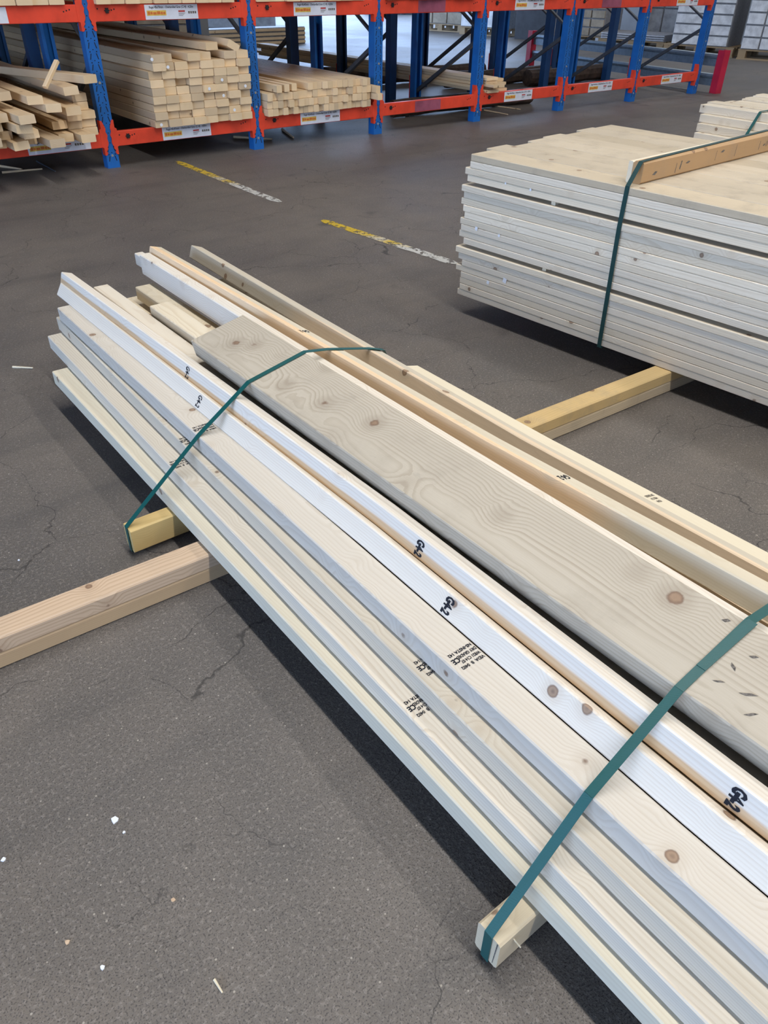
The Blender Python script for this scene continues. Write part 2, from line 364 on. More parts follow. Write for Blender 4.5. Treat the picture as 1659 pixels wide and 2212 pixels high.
bb('D', 2.57, (.6149,.6273,.6444), .263, .068, .045, 0, 'pale_clean', 'fourth board up on the left of the front bundle, bearing the fullest stamp')
bb('E', 2.69, (.7052,.7182,.7065), .3016, .070, .045, -31, 'white', 'tilted whitish board marked with two black codes, right of the stamped boards')
bb('F', 2.70, (.7425,.7505,.7190), .333, .037, .045, -17.5, 'white_heart', 'tilted board half white and half orange with black codes, beside the wide plank')
bb('M1', 2.60, (.7900,.7900,.7850), .295, .051, .045, 0, 'white', 'narrow white-topped board in the hollow left of the wide plank')
bb('W', 1.845, (.790,.785,.785), .362, .170, .050, 12, 'weathered', 'wide weathered grey plank lying on top of the front bundle', 'wide_plank')
bb('M2', 2.265, (.844,.844,.844), .318, .068, .045, 0, 'cream_b', 'board with a big knot whose end pokes out beyond the wide plank')
bb('M3', 2.56, (.915,.915,.915), .280, .070, .045, 0, 'cream_b', 'knotty low board end in the middle of the bundle, behind the big-knot board')
bb('M4', 2.61, (.965,.965,.968), .370, .038, .070, 0, 'white', 'white board standing on edge right of the wide plank end')
bb('M5', 2.76, (1.012,1.012,1.006), .330, .033, .043, 0, 'white', 'thin board end sticking out furthest, just behind the on-edge white board')
bb('G', 2.63, (1.061,1.0306,1.018), .385, .045, .045, -15, 'cream_tan', 'cream-topped board with orange-tan side, right beside the wide plank')
bb('H', 2.66, (1.155,1.141,1.188), .352, .045, .045, -20, 'cream_tan_b', 'cream-topped board with pale tan side, near the right edge of the bundle')
bb('I', 1.43, (1.203,1.187,1.193), .330, .057, .045, -14, 'cream', 'outermost cream board along the right edge of the front bundle')
bb('J', 2.45, (1.115,1.115,1.150), .284, .066, .045, 0, 'cream_tan_b', 'tan board under the overhanging boards on the right of the bundle')
bb('L3a', 2.77, (.832,.832,.837), .218, .066, .045, 0, 'cream_b', 'low board with a ragged splintered end in the hollow of the bundle')
bb('L3b', 2.64, (.902,.902,.9026), .218, .066, .045, 0, 'cream_b', 'low grainy board end between the white-topped and knotty boards')
# supporting boards deep inside (only their outer ones can be glimpsed)
inner = []
for z, x0, n in ((.128, .604, 9), (.173, .636, 8), (.218, .680, 2), (.218, .972, 3), (.263, 1.0, 1)):
    for i in range(n):
        x = x0 + i*.0725
        if z == .128 and i > 8: continue
        inner.append((x, z))
for k, (x, z) in enumerate(inner):
    o = board('timber_board', [(NEAR, x, z), (1.9 + .05*(k % 4), x, z)], .0715, .0445, 0, 'pale')
    tag(o, 'pale board buried inside the front bundle under the others', 'board', G_B)

# stamps -------------------------------------------------------------
def at_t(px, py):   # view ray of a pixel of the 1659x2212 frame (only used to read off where marks sit along a board)
    return fw + r2*((px-829.5)/F_PX) - u2*((py-1106)/F_PX)
def y_on_top(px, py, z): d = at_t(px, py); return d.y*(z-CAM_H)/d.z
def x_on_top(px, py, z): d = at_t(px, py); return d.x*(z-CAM_H)/d.z
def ce_stamp(key, x0, wid, y, z, rows=4, mat='ink', sc_=1.0):
    """grading stamp read from the far side: reading direction -x, letters up = -y. x0 = left limit of print"""
    p = B[key]; L = [('VIDA  B  0402', -.0165), ('W821 C14 07', -.0055), ('DRY GRADED', .0055), ('NS-INSTA 142', .0165)]
    for s, dy in L[:rows]:
        off = .010 if s.startswith('DRY') or s.startswith('W8') else 0
        text_part(p, s, .0092*sc_, M[mat], (x0+wid/2+off/2, y+dy*sc_, z), (-1,0,0), (0,-1,0), bold=.00028, sx=(wid-off)/.066)
    text_part(p, 'CE', .0155*sc_, M[mat], (x0+.009, y+.0025, z), (-1,0,0), (0,-1,0), bold=.0005, sx=.8)
for px, py, key, z, x0, wid in ((1003,1420,'D',.263,.629,.060), (915,1442,'C',.218,.602,.060), (893,1530,'B',.173,.5575,.060)):
    ce_stamp(key, x0, wid, y_on_top(px, py, z), z)
for px, py, key, z, x0, wid in ((440,925,'D',.263,.634,.060), (402,952,'C',.218,.612,.060), (388,1000,'B',.173,.570,.060)):
    ce_stamp(key, x0, wid, y_on_top(px, py, z), z, sc_=.95)
def ul_at(key, y):
    S = STN[key]
    for (y0,x0,z0),(y1,x1,z1) in zip(S, S[1:]):
        if y0 <= y <= y1: s = (y-y0)/(y1-y0); return (x0+(x1-x0)*s, z0)
    return S[-1][1:]
def code(key, ul, phi, y, body='G4-2', size=.027, mat='ink', face='side', ht=.045, wd=.045, sx=.60, bold=.0011):
    """hand-stencilled code on a side or top face"""
    ul = ul_at(key, y)
    f = R(phi); upv = Vector((-math.sin(f), 0, math.cos(f))); rgt = Vector((math.cos(f), 0, math.sin(f)))
    if face == 'side':
        o = Vector((ul[0], y, ul[1])) - upv*(ht/2); text_part(B[key], body, size, M[mat], o, -upv, (0,-1,0), bold=bold, sx=sx)
    else:
        o = Vector((ul[0], y, ul[1])) + rgt*(wd/2); text_part(B[key], body, size, M[mat], o, -rgt, (0,-1,0), bold=bold, sx=sx)
def y_at_x(px, py, x): d = at_t(px, py); return d.y*x/d.x
code('E', (.7182,.3016), -31, y_at_x(972,1308,.708), bold=.0014)
code('E', (.7177,.3016), -31, y_at_x(432,864,.706), bold=.0006)
code('F', (.7505,.333), -17.5, y_at_x(907,1184,.744), bold=.0014)
code('F', (.7470,.333), -17.5, y_at_x(412,805,.740), bold=.0006)
code('F', (.7440,.333), -17.5, y_at_x(1592,1722,.738), bold=.0016)
code('G', (1.0306,.385), -15, y_at_x(1212,1032,1.052), face='top', wd=.045, size=.024, bold=.0006, mat='ink')
code('G', (1.024,.385), -15, y_at_x(655,715,1.044), face='top', wd=.045, size=.024, bold=.0006, mat='ink')
for dy, s in ((-.012,'VIDA B'), (0,'W821 C14'), (.012,'DRY GRADED')):
    f = R(-14); text_part(B['I'], s, .0095, M['fadedink'], (1.193+.028*math.cos(f), y_at_x(1412,1080,1.22)+dy, .330+.028*math.sin(f)+.0003), (-math.cos(f),0,-math.sin(f)), (0,-1,0), bold=.0004, sx=.5)
# dark scuffs on the weathered plank near the strap
f = R(12); wr_ = Vector((math.cos(f),0,math.sin(f)))
for (a, y, l, wv) in ((.10,.20,.022,.003),(.06,.235,.026,.003),(.035,.215,.02,.0025),(.085,.275,.016,.003),(.12,.265,.014,.003),(.05,.275,.018,.002),(.13,.225,.018,.002),(.15,.33,.014,.004)):
    o_ = Vector((.789,y,.362)) + wr_*a + Vector((-math.sin(f),0,math.cos(f)))*.0006
    d_ = (wr_*.55 + Vector((0,.85,0))*random.choice((-1,-.6,.8))).normalized(); e_ = d_.cross(Vector((-math.sin(f),0,math.cos(f))))
    pts = [o_-d_*l/2, o_-d_*l*.1+e_*wv, o_+d_*l/2, o_+d_*l*.15-e_*wv*.8]
    obj('scuff_mark', mesh('scuff_mark', [tuple(p-Vector(B['W'].location)) for p in pts], [(0,3,2,1)]), M['fadedink'], B['W'])

# strap blocks ---------------------------------------------------------
def strap_block(x0, x1, y0, z1, mat, label):
    o = empty('strap_block', (x0, y0, 0)); tag(o, label, 'block', 'strap blocks under the front bundle')
    MB().cbox(0, x1-x0, 0, .0445, .014, z1, .004, axis=0).build('block_body', M[mat], o)
    return o
blk1 = strap_block(.4165, 1.33, 1.508, .0828, 'block', 'yellowish wooden block end under the far strap of the front bundle')
blk2 = strap_block(.4465, 1.33, .2825, .0828, 'block_pale', 'pale split wooden block end under the near strap of the front bundle')
# split and splinter on the near block
MB().add([(-.0006,.004,.081),(-.0006,.0075,.02),(-.0006,.0088,.02),(-.0006,.0062,.081)], [(0,1,2,3)]).build('end_crack', M['fadedink'], blk2)
MB().tube((.028,-.001,.070),(.035,-.010,.052),.0012,6).build('splinter', M['cream'], blk2)

# straps -----------------------------------------------------------------
def ribbon(name, pts, y, wid, mat, parent=None, thick=.0012, yoff=None, closed=True):
    """closed band round the xz polyline pts at station y"""
    m = MB(); n = len(pts); ys = yoff or [0]*n
    for k in range(n if closed else n-1):
        (x0, z0), (x1, z1) = pts[k], pts[(k+1) % n]
        d = Vector((x1-x0, 0, z1-z0)).normalized(); nn = Vector((-d.z, 0, d.x))*thick
        ya, yb = y+ys[k], y+ys[(k+1) % n]
        a0, a1 = Vector((x0, ya-wid/2, z0)), Vector((x0, ya+wid/2, z0)); b0, b1 = Vector((x1, yb-wid/2, z1)), Vector((x1, yb+wid/2, z1))
        m.add([a0, a1, b1, b0, a0+nn, a1+nn, b1+nn, b0+nn], [(0,1,2,3),(7,6,5,4),(0,4,5,1),(3,2,6,7),(0,3,7,4),(1,5,6,2)])
    return m.build(name, mat, parent)
def strap_path(xl, dx, wx, gx, hx, last=(.103, .317)):
    e = .0015
    return [(xl-e, .0125), (xl-e, .0835), (dx-.001, .2645), (wx-.001, .3636), (wx+.1660, .3990), (gx, .3868), (hx, .3535), (hx+last[0], last[1]), (1.331, .0835), (1.331, .0125)]
s1 = ribbon('green_strap', strap_path(.4165,.636,.785,1.025,1.160, (.0445, .338)), 1.529, .0145, M['strap'])
tag(s1, 'far green strap round the front bundle', 'strap', 'green straps')
s2 = ribbon('green_strap', strap_path(.4465,.6165,.789,1.055,1.153), .3045, .0150, M['strap'])
tag(s2, 'near green strap round the front bundle, in the foreground', 'strap', 'green straps')
# overlapped welded end on top of the wide plank
f = R(12); a = Vector((.789,.3045,.362)); rv = Vector((math.cos(f),0,math.sin(f))); nv = Vector((-math.sin(f),0,math.cos(f)))
p0 = a + rv*.050 + nv*.0032; p1 = a + rv*.172 + nv*.0034 + Vector((0,-.004,0))
m = MB(); m.bar(p0, p1, Vector((0,.0076,0)), nv*.0007)
m.build('overlapped_strap_end', M['strap'], s2)

# dunnage beams -------------------------------------------------------------
def dunnage(x0, x1, yfront_at0, mats, label, split=.040, wid=.066, top=.0815):
    o = empty('dunnage_beam', (x0, yfront_at0-.035*x0, 0), R(-2.0)); tag(o, label, 'beam')
    L = x1-x0
    MB().cbox(0, L, 0, wid, split+.0004, top, .004, axis=0).build('upper_plank', M[mats[0]], o)
    MB().cbox(.0, L, .001, wid+.001, 0, split, .004, axis=0).build('lower_plank', M[mats[1]], o)
    return o
dunnage(-.55, 1.08, 1.333, ('pink','tan'), 'pinkish double beam on the floor sticking out left under the front bundle')
dunnage(1.10, 3.35, 1.333, ('yellow','straw'), 'yellow-topped double beam on the floor running under the large board stack')

# ------------------------------------------------------------------ large board stack, right
ST_A = R(4.9); ca, sa = math.cos(ST_A), math.sin(ST_A)
ST_O = Vector((2.163, 2.235, 0))       # far-left corner on plan
def st_pt(u, v): return ST_O + Vector((ca*u + sa*v, sa*u - ca*v, 0))   # u to the right, v toward the near end
ST_L, COLS, BW, BH = 3.1, 8, .1222, .0243
stack_me = {}
def stack_board(u, v0, z, wd, ht, L, mat, label, group, name='stacked_board', ang=ST_A, origin=None):
    key = (wd, ht, L, mat)
    if key not in stack_me:
        me_ = MB().cbox(-wd/2, wd/2, -L/2, L/2, -ht/2, ht/2, .0022).me('stacked_board'); me_.materials.append(M[mat]); stack_me[key] = me_
    p = (origin or st_pt)(u+wd/2, v0+L/2); o = obj(name, stack_me[key], None, None, (p.x, p.y, z+ht/2), (0, 0, ang))
    return tag(o, label, 'board', group)
zs = []; z = .083
for k in range(21):
    if k == 8 or k == 17: z += .0135
    zs.append(z); z += BH + .0003
STACK_TOP = z
rs = random.Random(3)
for k, z in enumerate(zs):
    top = k == 20; fromtop = 20-k
    jit = -abs(rs.uniform(0, .0035))
    if k in (7, 16): jit -= .006
    vj = {20:.012, 19:.01, 18:-.012, 17:.0, 16:-.02, 15:-.012}.get(k, rs.uniform(-.03, .005))
    for c in range(COLS):
        wd = BW - (.0006 if not top else .0012)
        if c == 0:
            lab = f'{"topmost" if top else ("lowest" if k == 0 else ORD[fromtop] + " from the top")} edge board on the left face of the large strapped stack'
            stack_board(jit, vj, z, wd, BH, ST_L, 'stack_top' if top else 'stack', lab, 'edge boards on the left face of the large stack')
        elif top:
            stack_board(c*BW, [0,-.02,.015,-.012,-.03,-.005,-.035,-.02][c], z+rs.uniform(0,.0012), wd, BH, ST_L, 'stack_top',
                        f'{ORD[c]} board from the left edge across the top of the large strapped stack', 'top boards of the large stack')
        else:
            stack_board(c*BW + rs.uniform(-.0003,.0003), rs.uniform(.0, .03), z, wd, BH, ST_L, 'stack', 'pale board buried inside the large strapped stack', 'hidden boards of the large stack')
# spacer laths in the two gaps
for gi, k in enumerate((8, 17)):
    for v in (.40, 1.5, 2.7):
        p = st_pt(.01, v); o = MB().cbox(0, .95, -.009, .009, 0, .0130, .001, axis=0).build('spacer_lath', M['cream'], None, (p.x, p.y, zs[k]-.0134), (0,0,ST_A))
        tag(o, f'thin spacer lath in the {("lower","upper")[gi]} gap of the large stack, ' + ('left of' if v < .5 else ('right of' if v < 2 else 'far right of')) + ' its strap', 'lath', 'spacer laths in the large stack')
# white tags and dark knots on the left face
for (px, py, x_, s) in ((1029,494,2.17,.008),(1078,509,2.17,.006),(1054,610,2.165,.008),(1090,606,2.168,.011),(1092,396,2.17,.004),(1146,410,2.17,.005)):
    d = at_t(px, py); X = 2.158
    for _ in range(4):   # where the ray meets the stack's left plane
        tt = X/d.x; yy = d.y*tt; X = 2.1655 + (2.235-yy)*math.tan(ST_A) - .012
    zz = CAM_H + d.z*tt
    p = Vector((X, yy, zz)); m = MB(); m.add([(0,s*.8,-s*.6),(0,-s*.6,-s),(0,-s,s*.7),(0,s*.5,s)], [(0,1,2,3)]); m.add([(-.0015,s*.8,-s*.6),(-.0015,-s*.6,-s),(-.0015,-s,s*.7),(-.0015,s*.5,s)], [(3,2,1,0)])
    o = m.build('paper_scrap', M['chalk'], None, (X, yy, zz), (0,0,ST_A))
    tag(o, f'small white scrap stuck on the stack\'s left face, {"upper" if zz > .5 else ("middle" if zz > .33 else "lower")} part, {"left" if px in (1029,1054,1092) else "right"} one', 'scrap', 'white scraps on the large stack')

# strap round the large stack with bar on top
bar_v = .675
bo = st_pt(.055, bar_v)
bar = empty('lashing_bar', (bo.x, bo.y, STACK_TOP), R(3.2)); tag(bar, 'orange-brown bar lying across the top of the large board stack', 'bar')
MB().cbox(0, 1.12, -.022, .016, .0004, .068, .006, axis=0).build('front_batten', M['brownbar'], bar)
MB().cbox(-.004, 1.12, .0165, .032, .0004, .066, .003, axis=0).build('rear_batten', M['cream'], bar)
for (a, l, zb, zt) in ((.06,.03,.022,.030),(.20,.006,.012,.040),(.225,.012,.02,.045),(.26,.03,.034,.038),(.46,.004,.02,.05),(.49,.03,.042,.047),(.60,.004,.018,.055),(.78,.006,.02,.048),(.81,.02,.03,.034)):
    for q in range(1):
        x_ = a; MB().add([(x_,-.0223,zb),(x_+l*.6,-.0223,zb-.002),(x_+l,-.0223,zt),(x_+l*.5,-.0223,zt+.002)], [(0,1,2,3)]).build('scuff_mark', M['fadedink'], bar)
def stack_strap():
    path = [(-.012,.081),(-.012,.50),(-.004,STACK_TOP+.002),(.050,STACK_TOP+.0685),(.08,STACK_TOP+.0695),(.96,STACK_TOP+.0695),(1.0,STACK_TOP),(1.0,.081)]
    m = MB(); n = len(path); wid = .016
    offs = [.012,.002,0,0,0,0,0,.012]
    def pt(u, z, v): q = st_pt(u, v); return Vector((q.x, q.y, z))
    for k in range(n):
        (u0, z0), (u1, z1) = path[k], path[(k+1) % n]
        v0, v1 = bar_v+.012+offs[k], bar_v+.012+offs[(k+1) % n]
        du, dz = u1-u0, z1-z0; L = math.hypot(du, dz); nu, nz = -dz/L*.0012, du/L*.0012
        q = [pt(u0,z0,v0-wid/2), pt(u0,z0,v0+wid/2), pt(u1,z1,v1+wid/2), pt(u1,z1,v1-wid/2)]
        q += [pt(u0+nu,z0+nz,v0-wid/2), pt(u0+nu,z0+nz,v0+wid/2), pt(u1+nu,z1+nz,v1+wid/2), pt(u1+nu,z1+nz,v1-wid/2)]
        m.add(q, [(0,1,2,3),(7,6,5,4),(0,4,5,1),(3,2,6,7),(0,3,7,4),(1,5,6,2)])
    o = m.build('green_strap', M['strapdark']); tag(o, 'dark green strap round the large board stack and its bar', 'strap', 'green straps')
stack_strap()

# ------------------------------------------------------------------ second, farther stack at the right edge
def s2_pt(u, v): return Vector((u, 3.0 - v, 0))
rs = random.Random(9)
L2 = 2.6
s2_layers = [(.083+.0465*k) for k in range(9)]
for k, z in enumerate(s2_layers):
    top = k == 8; x0 = 4.93 - (8-k)*.042
    ncol = 11
    for c in range(ncol):
        if not top and 0 < c and rs.random() < 0: continue
        lab = None
        if top: lab = f'{ORD[c]} board across the top of the far stack at the right edge'
        elif c == 0: lab = f'left edge board of the far right stack, {ORD[8-k]} from its top'
        else: lab = 'pale board buried inside the far right stack'
        v = (rs.uniform(-.05,.03) if top else .02*(8-k) if c == 0 else rs.uniform(.03,.08))
        stack_board(x0 + c*.0985 + (0 if c == 0 else (8-k)*.0), v, z + (rs.uniform(0,.012) if top and c else 0), .096, .0460, L2, 'stack', lab, 'boards of the far right stack', ang=0, origin=s2_pt)
def far_strap():
    pts = [(4.60,.09),(4.928,.505),(4.932,.5035),(6.0,.518),(6.05,.09)]
    m = MB()
    for (x0,z0),(x1,z1) in zip(pts, pts[1:]):
        d = Vector((x1-x0,0,z1-z0)).normalized(); nn = Vector((-d.z,0,d.x))*.0015
        if x0 == 4.60: nn = nn
        a0,a1,b0,b1 = Vector((x0,2.60,z0))+nn*3,Vector((x0,2.618,z0))+nn*3,Vector((x1,2.60,z1))+nn*3,Vector((x1,2.618,z1))+nn*3
        m.add([a0,a1,b1,b0,a0+nn,a1+nn,b1+nn,b0+nn], [(0,1,2,3),(7,6,5,4),(0,4,5,1),(3,2,6,7),(0,3,7,4),(1,5,6,2)])
    tag(m.build('green_strap', M['strap']), 'green strap round the far stack at the right edge', 'strap', 'green straps')
far_strap()

# ------------------------------------------------------------------ racks
X0, Y0, BAY, H1, H2 = 2.057, 5.73, 1.183, .1367, .8727
BEAM = .094; DEPTH = .95
PW = .088
def post_mesh(h=2.3, w_=PW, d_=.075, flip=1):
    """open channel: web at the front, two sides with return lips"""
    t_ = .004; m = MB()
    y = lambda a: a*flip
    def bx(x0,x1,a,b): 
        lo, hi = sorted((y(a), y(b))); m.box(x0,x1,lo,hi,0,h)
    bx(-w_/2, w_/2, 0, t_); bx(-w_/2, -w_/2+t_, t_, d_); bx(w_/2-t_, w_/2, t_, d_)
    bx(-w_/2+t_, -w_/2+.024, d_-t_, d_); bx(w_/2-.024, w_/2-t_, d_-t_, d_)
    return m.me('upright_post')
def perf_mesh(z0=.045, z1=1.08, flip=1):
    m = MB(); z = z0
    yy = -.0006*flip
    def quad(pts): m.add([(x, yy, zz) for x, zz in pts], [(0,1,2,3)])
    while z < z1:
        for s in (-1, 1):
            quad([(s*.024, z), (s*.030, z), (s*.021, z+.034), (s*.015, z+.034)])
            x, zz, r_ = s*.022, z+.044, .0045
            m.add([(x+r_*math.cos(a*math.pi/3), yy, zz+r_*math.sin(a*math.pi/3)) for a in range(6)], [tuple(range(6))])
        x, zz, r_ = 0, z+.056, .0038
        m.add([(x+r_*math.cos(a*math.pi/3), yy, zz+r_*math.sin(a*math.pi/3)) for a in range(6)], [tuple(range(6))])
        z += .062
    return m.me('perforations')
PF, PB_ = post_mesh(), post_mesh(flip=-1)
PF.materials.append(M['blue']); PB_.materials.append(M['blue'])
PERF, PERFB = perf_mesh(), perf_mesh()
for q in (PERF,): q.materials.append(M['dark'])
BOLT = MB().tube((0,-.004,0),(0,.001,0),.0085,8).me('bolt'); BOLT.materials.append(M['bolt'])
def plate_mesh(s):
    """toothed connector plate, s = -1 left, 1 right; local z 0 = beam bottom"""
    zz = [-.050,-.034,-.026,-.008,0.0,.018,.030,.055,.075,.098,.118,.150,.168]
    xx = [.036,.026,.034,.020,.024,.014,.012,.016,.010,.020,.016,.028,.036]
    poly = [(s*x, z) for x, z in zip(xx, zz)] + [(s*.049,.168),(s*.049,.120),(s*.062,.112),(s*.062,.004),(s*.049,-.002),(s*.049,-.050)]
    m = MB(); m.prism_y(poly, -.006, -.001)
    # wrap round the post flank
    m.box(min(s*.045,s*.049), max(s*.045,s*.049), -.001, .04, -.05, .168)
    return m.me('connector_plate')
PLT = {s: plate_mesh(s) for s in (-1, 1)}
for q in PLT.values(): q.materials.append(M['red'])
HOLES = MB()
for x, z in ((-.020,.150),(.036,.130)): pass
def beam_mesh(depth_dir=1):
    L = BAY-.098; m = MB()
    m.cbox(0, L, -.004, .036, 0, BEAM, .003, axis=0)
    m.box(0, L, .036, .050, 0, BEAM-.022)
    return m.me('beam')
BEAM_ME = beam_mesh(); BEAM_ME.materials.append(M['red'])
def knob_mesh():
    m = MB(); m.tube((0,-.012,0),(0,-.003,0),.0115,8)
    for a in range(6): 
        x, z = .013*math.cos(a*math.pi/3), .013*math.sin(a*math.pi/3); m.tube((x,-.011,z),(x,-.003,z),.0045,5)
    return m.me('locking_knob')
KNOB = knob_mesh(); KNOB.materials.append(M['black'])
DOT = MB().add([(.0048*math.cos(a*math.pi/4), 0, .0048*math.sin(a*math.pi/4)) for a in range(8)], [tuple(range(8))]).me('bolt_hole'); DOT.materials.append(M['dark'])
def rack(name, y0, label, n0, n1, detailed, dep=DEPTH, braces=True):
    root = empty(name, (X0, y0, 0)); tag(root, label, 'rack', 'pallet racks')
    for i in range(n0, n1+1):
        x = i*BAY
        p = obj('upright_post', PF if detailed else PFd, None, root, (x, 0, 0))
        if detailed:
            q = obj('perforations', PERF, None, p); q['kind'] = 'stuff'
            for z in (.082, .30, .395, .53, .78): 
                if (i*7+int(z*100)) % 3 or z < .1: obj('bolt', BOLT, None, p, (0 if z < .1 else .004, 0, z))
        obj('upright_post', PB_ if detailed else PBd, None, root, (x, dep, 0))
        MB().box(x-.05, x+.05, dep+.001, dep+.006, .10, .30).build('connector_plate', M['red'], root)
        b = MB()
        b.bar((x, .05, .66), (x, dep-.05, .16), (.014,0,0), (0,.007,.014)); b.build('diagonal_brace', M['steel'], root)
        b = MB(); b.bar((x, .05, .72), (x, dep-.05, 1.20), (.014,0,0), (0,.007,.014)); b.build('diagonal_brace', M['steel'], root)
        for hz in (H1, H2):
            for s in (-1, 1):
                if (i == n0 and s < 0) or (i == n1 and s > 0) or (not detailed and hz == H1): continue
                obj('connector_plate', PLT[s], None, root, (x, 0, hz))
    for i in range(n0, n1):
        x = i*BAY + .049
        for hz in (H1, H2):
            if not detailed and hz == H1: continue
            bm_ = obj('front_beam', BEAM_ME, None, root, (x, 0, hz))
            if detailed:
                obj('locking_knob', KNOB, None, bm_, (.085 if i % 2 == 0 or i > 1 else .10, -.004, .060))
                for q in range(3):
                    obj('bolt_hole', DOT, None, bm_, (.118+.018*q if q < 2 else -.004+.03, -.0046, .062+.004*q))
                for q in range(3): obj('bolt_hole', DOT, None, bm_, (BAY-.098-.095+.019*q, -.0046, .058+.005*q))
            if hz == H2: obj('rear_beam', BEAM_ME, None, root, (x, dep-.046, hz))
    return root
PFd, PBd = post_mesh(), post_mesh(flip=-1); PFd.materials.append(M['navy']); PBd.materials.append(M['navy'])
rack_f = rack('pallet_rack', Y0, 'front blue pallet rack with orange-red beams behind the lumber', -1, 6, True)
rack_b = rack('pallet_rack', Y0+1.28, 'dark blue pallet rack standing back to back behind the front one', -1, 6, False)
# film label holders on the beams of the bay without cards
for hz, i in ((H1,2),(H2,2),(H2,4)):
    MB().box(.36, .66, -.0062, -.0048, .006, .088).build('label_film', M['film'], rack_f, (i*BAY+.049, 0, hz))

# price label cards -------------------------------------------------------------
TT = {0: 'Regel 45x70mm - Obehandlad Gran (C14) - 4,20m', 1: 'Regel 45x95mm - Obehandlad Gran (C14) - 4,80m', 2:'Regel 45x45mm - Obehandlad Gran (C14) - 4,20m'}
def card(i, hz, x0, ti, label, wid=.385):
    y = Y0-.0062; root = empty('price_label', (X0+i*BAY+.049+x0, y, hz)); tag(root, label, 'price label', 'price labels on the rack beams')
    MB().box(0, wid, -.0012, .0008, .004, .088).build('card', M['card'], root)
    bx, bz = root.location.x, root.location.z
    yy = y-.0013
    text_part(root, TT[ti], .0195, M['ink'], (bx+wid/2, yy, bz+.073), (1,0,0), (0,0,1), bold=.0003, sx=.36/(.0195*.5*len(TT[ti])) if False else .80, name='title_print')
    MB().box(.012, .150, -.0018, -.0011, .026, .056).build('price_field', M['cardyellow'], root)
    for q, (xa, xb) in enumerate(((.018,.034),(.037,.052),(.056,.080),(.084,.108),(.111,.125),(.128,.144))):   # too small to read
        MB().box(xa, xb, -.0023, -.0017, .032+.001*(q % 2), .050-.002*(q % 3)).build('price_print', M['ink_orange'], root)
    MB().box(.240, .288, -.0018, -.0011, .044, .053).build('mark_print', M['ink_red'], root)
    for q in range(3): MB().box(.240, .240+.05-.009*q, -.0018, -.0011, .036-.007*q, .0385-.007*q).build('small_print', M['fadedink'], root)
    for q in range(4): MB().box(.312+.016*q, .324+.016*q, -.0018, -.0011, .034, .048).build('number_print', M['fadedink'], root)
    return root
card(-1, H1, .575, 0, 'white price label on the lowest beam at the left edge', .42)
card(-1, H2, .225, 1, 'white price label on the upper beam at the left edge', .42)
card(0, H1, .345, 1, 'white price label under the neat stud stack in the second bay')
card(0, H2, .345, 0, 'white price label on the upper beam above the neat stud stack')
card(1, H1, .345, 2, 'white price label under the square studs in the third bay')
card(1, H2, .330, 2, 'white price label on the upper beam above the square studs')
card(3, H1, .29, 0, 'white price label on the low beam beside the pale plank ends')
card(3, H2, .32, 1, 'white price label on the upper beam above the pale plank ends')
card(4, H1, .345, 2, 'white price label on the low beam of the empty bay before the last')
card(5, H1, .42, 1, 'white price label on the last low beam at the right rack end')
card(5, H2, .42, 0, 'white price label on the last upper beam at the right rack end')

# lumber in the racks --------------------------------------------------------------
rk_me = {}
def stud(x, yf, z, wd, ht, L, mat, label, group, yaw=0.0, roll=0.0, pitch=0.0):
    key = (wd, ht, L, mat)
    if key not in rk_me:
        me_ = MB().cbox(0, wd, 0, L, 0, ht, .003).me('rack_stud'); me_.materials.append(M[mat]); rk_me[key] = me_
    o = obj('rack_stud', rk_me[key], None, None, (x, yf, z), (pitch, roll, yaw)); return tag(o, label, 'stud', group)
rs = random.Random(21)
SH = H1 + BEAM          # shelf height
cols = [(X0+.335+.0985*c) for c in range(8)]
heights = [6, 7, 8, 8, 8, 8, 8, 8]
for c, x in enumerate(cols):
    n = [9, 9, 8, 9, 9, 8, 9, 9][c]
    for r_ in range(n):
        lab = f'stud end {ORD[c]} from left, {ORD[r_]} row up, neat stack in second bay'
        stud(x+rs.uniform(-.002,.002)+(.0 if r_ < 6 else .03 if c == 0 and r_ > 6 else 0), Y0-.055+rs.uniform(-.018,.022) + (.05 if (c == 2 and r_ == 5) else 0), SH+.001+r_*.0500, .0955, .0485, 3.9,
             'rackwood' if rs.random() < .78 else 'rackwood_b', lab, 'studs in the second rack bay')
stud(X0+.30+.50, Y0-.03, SH+9*.05+.006, .0955, .0485, 3.9, 'rackwood', 'loose stud lying on top of the neat stack in the second bay', 'studs in the second rack bay', yaw=R(3.5))
stud(X0+.335+.62, Y0-.05, SH+9*.05+.03, .0955, .0485, 3.9, 'rackwood', 'stud tipped on its edge atop the right of the neat stack', 'studs in the second rack bay', roll=R(28))
# a few white paper dots on stud ends
for c, r_ in ((0,8),(1,7),(5,3),(4,4),(7,4),(6,1),(0,0),(5,5)):
    o = MB().tube((0,-.0015,0),(0,0,0),.011,8).build('end_tag', M['chalk'], None, (cols[c]+.03+.01*(c % 3), Y0-.0755, SH+r_*.05+.024))
    tag(o, f'round white tag on the {ORD[c]} stud end of row {ORD[r_]} in the neat stack', 'tag', 'white end tags')
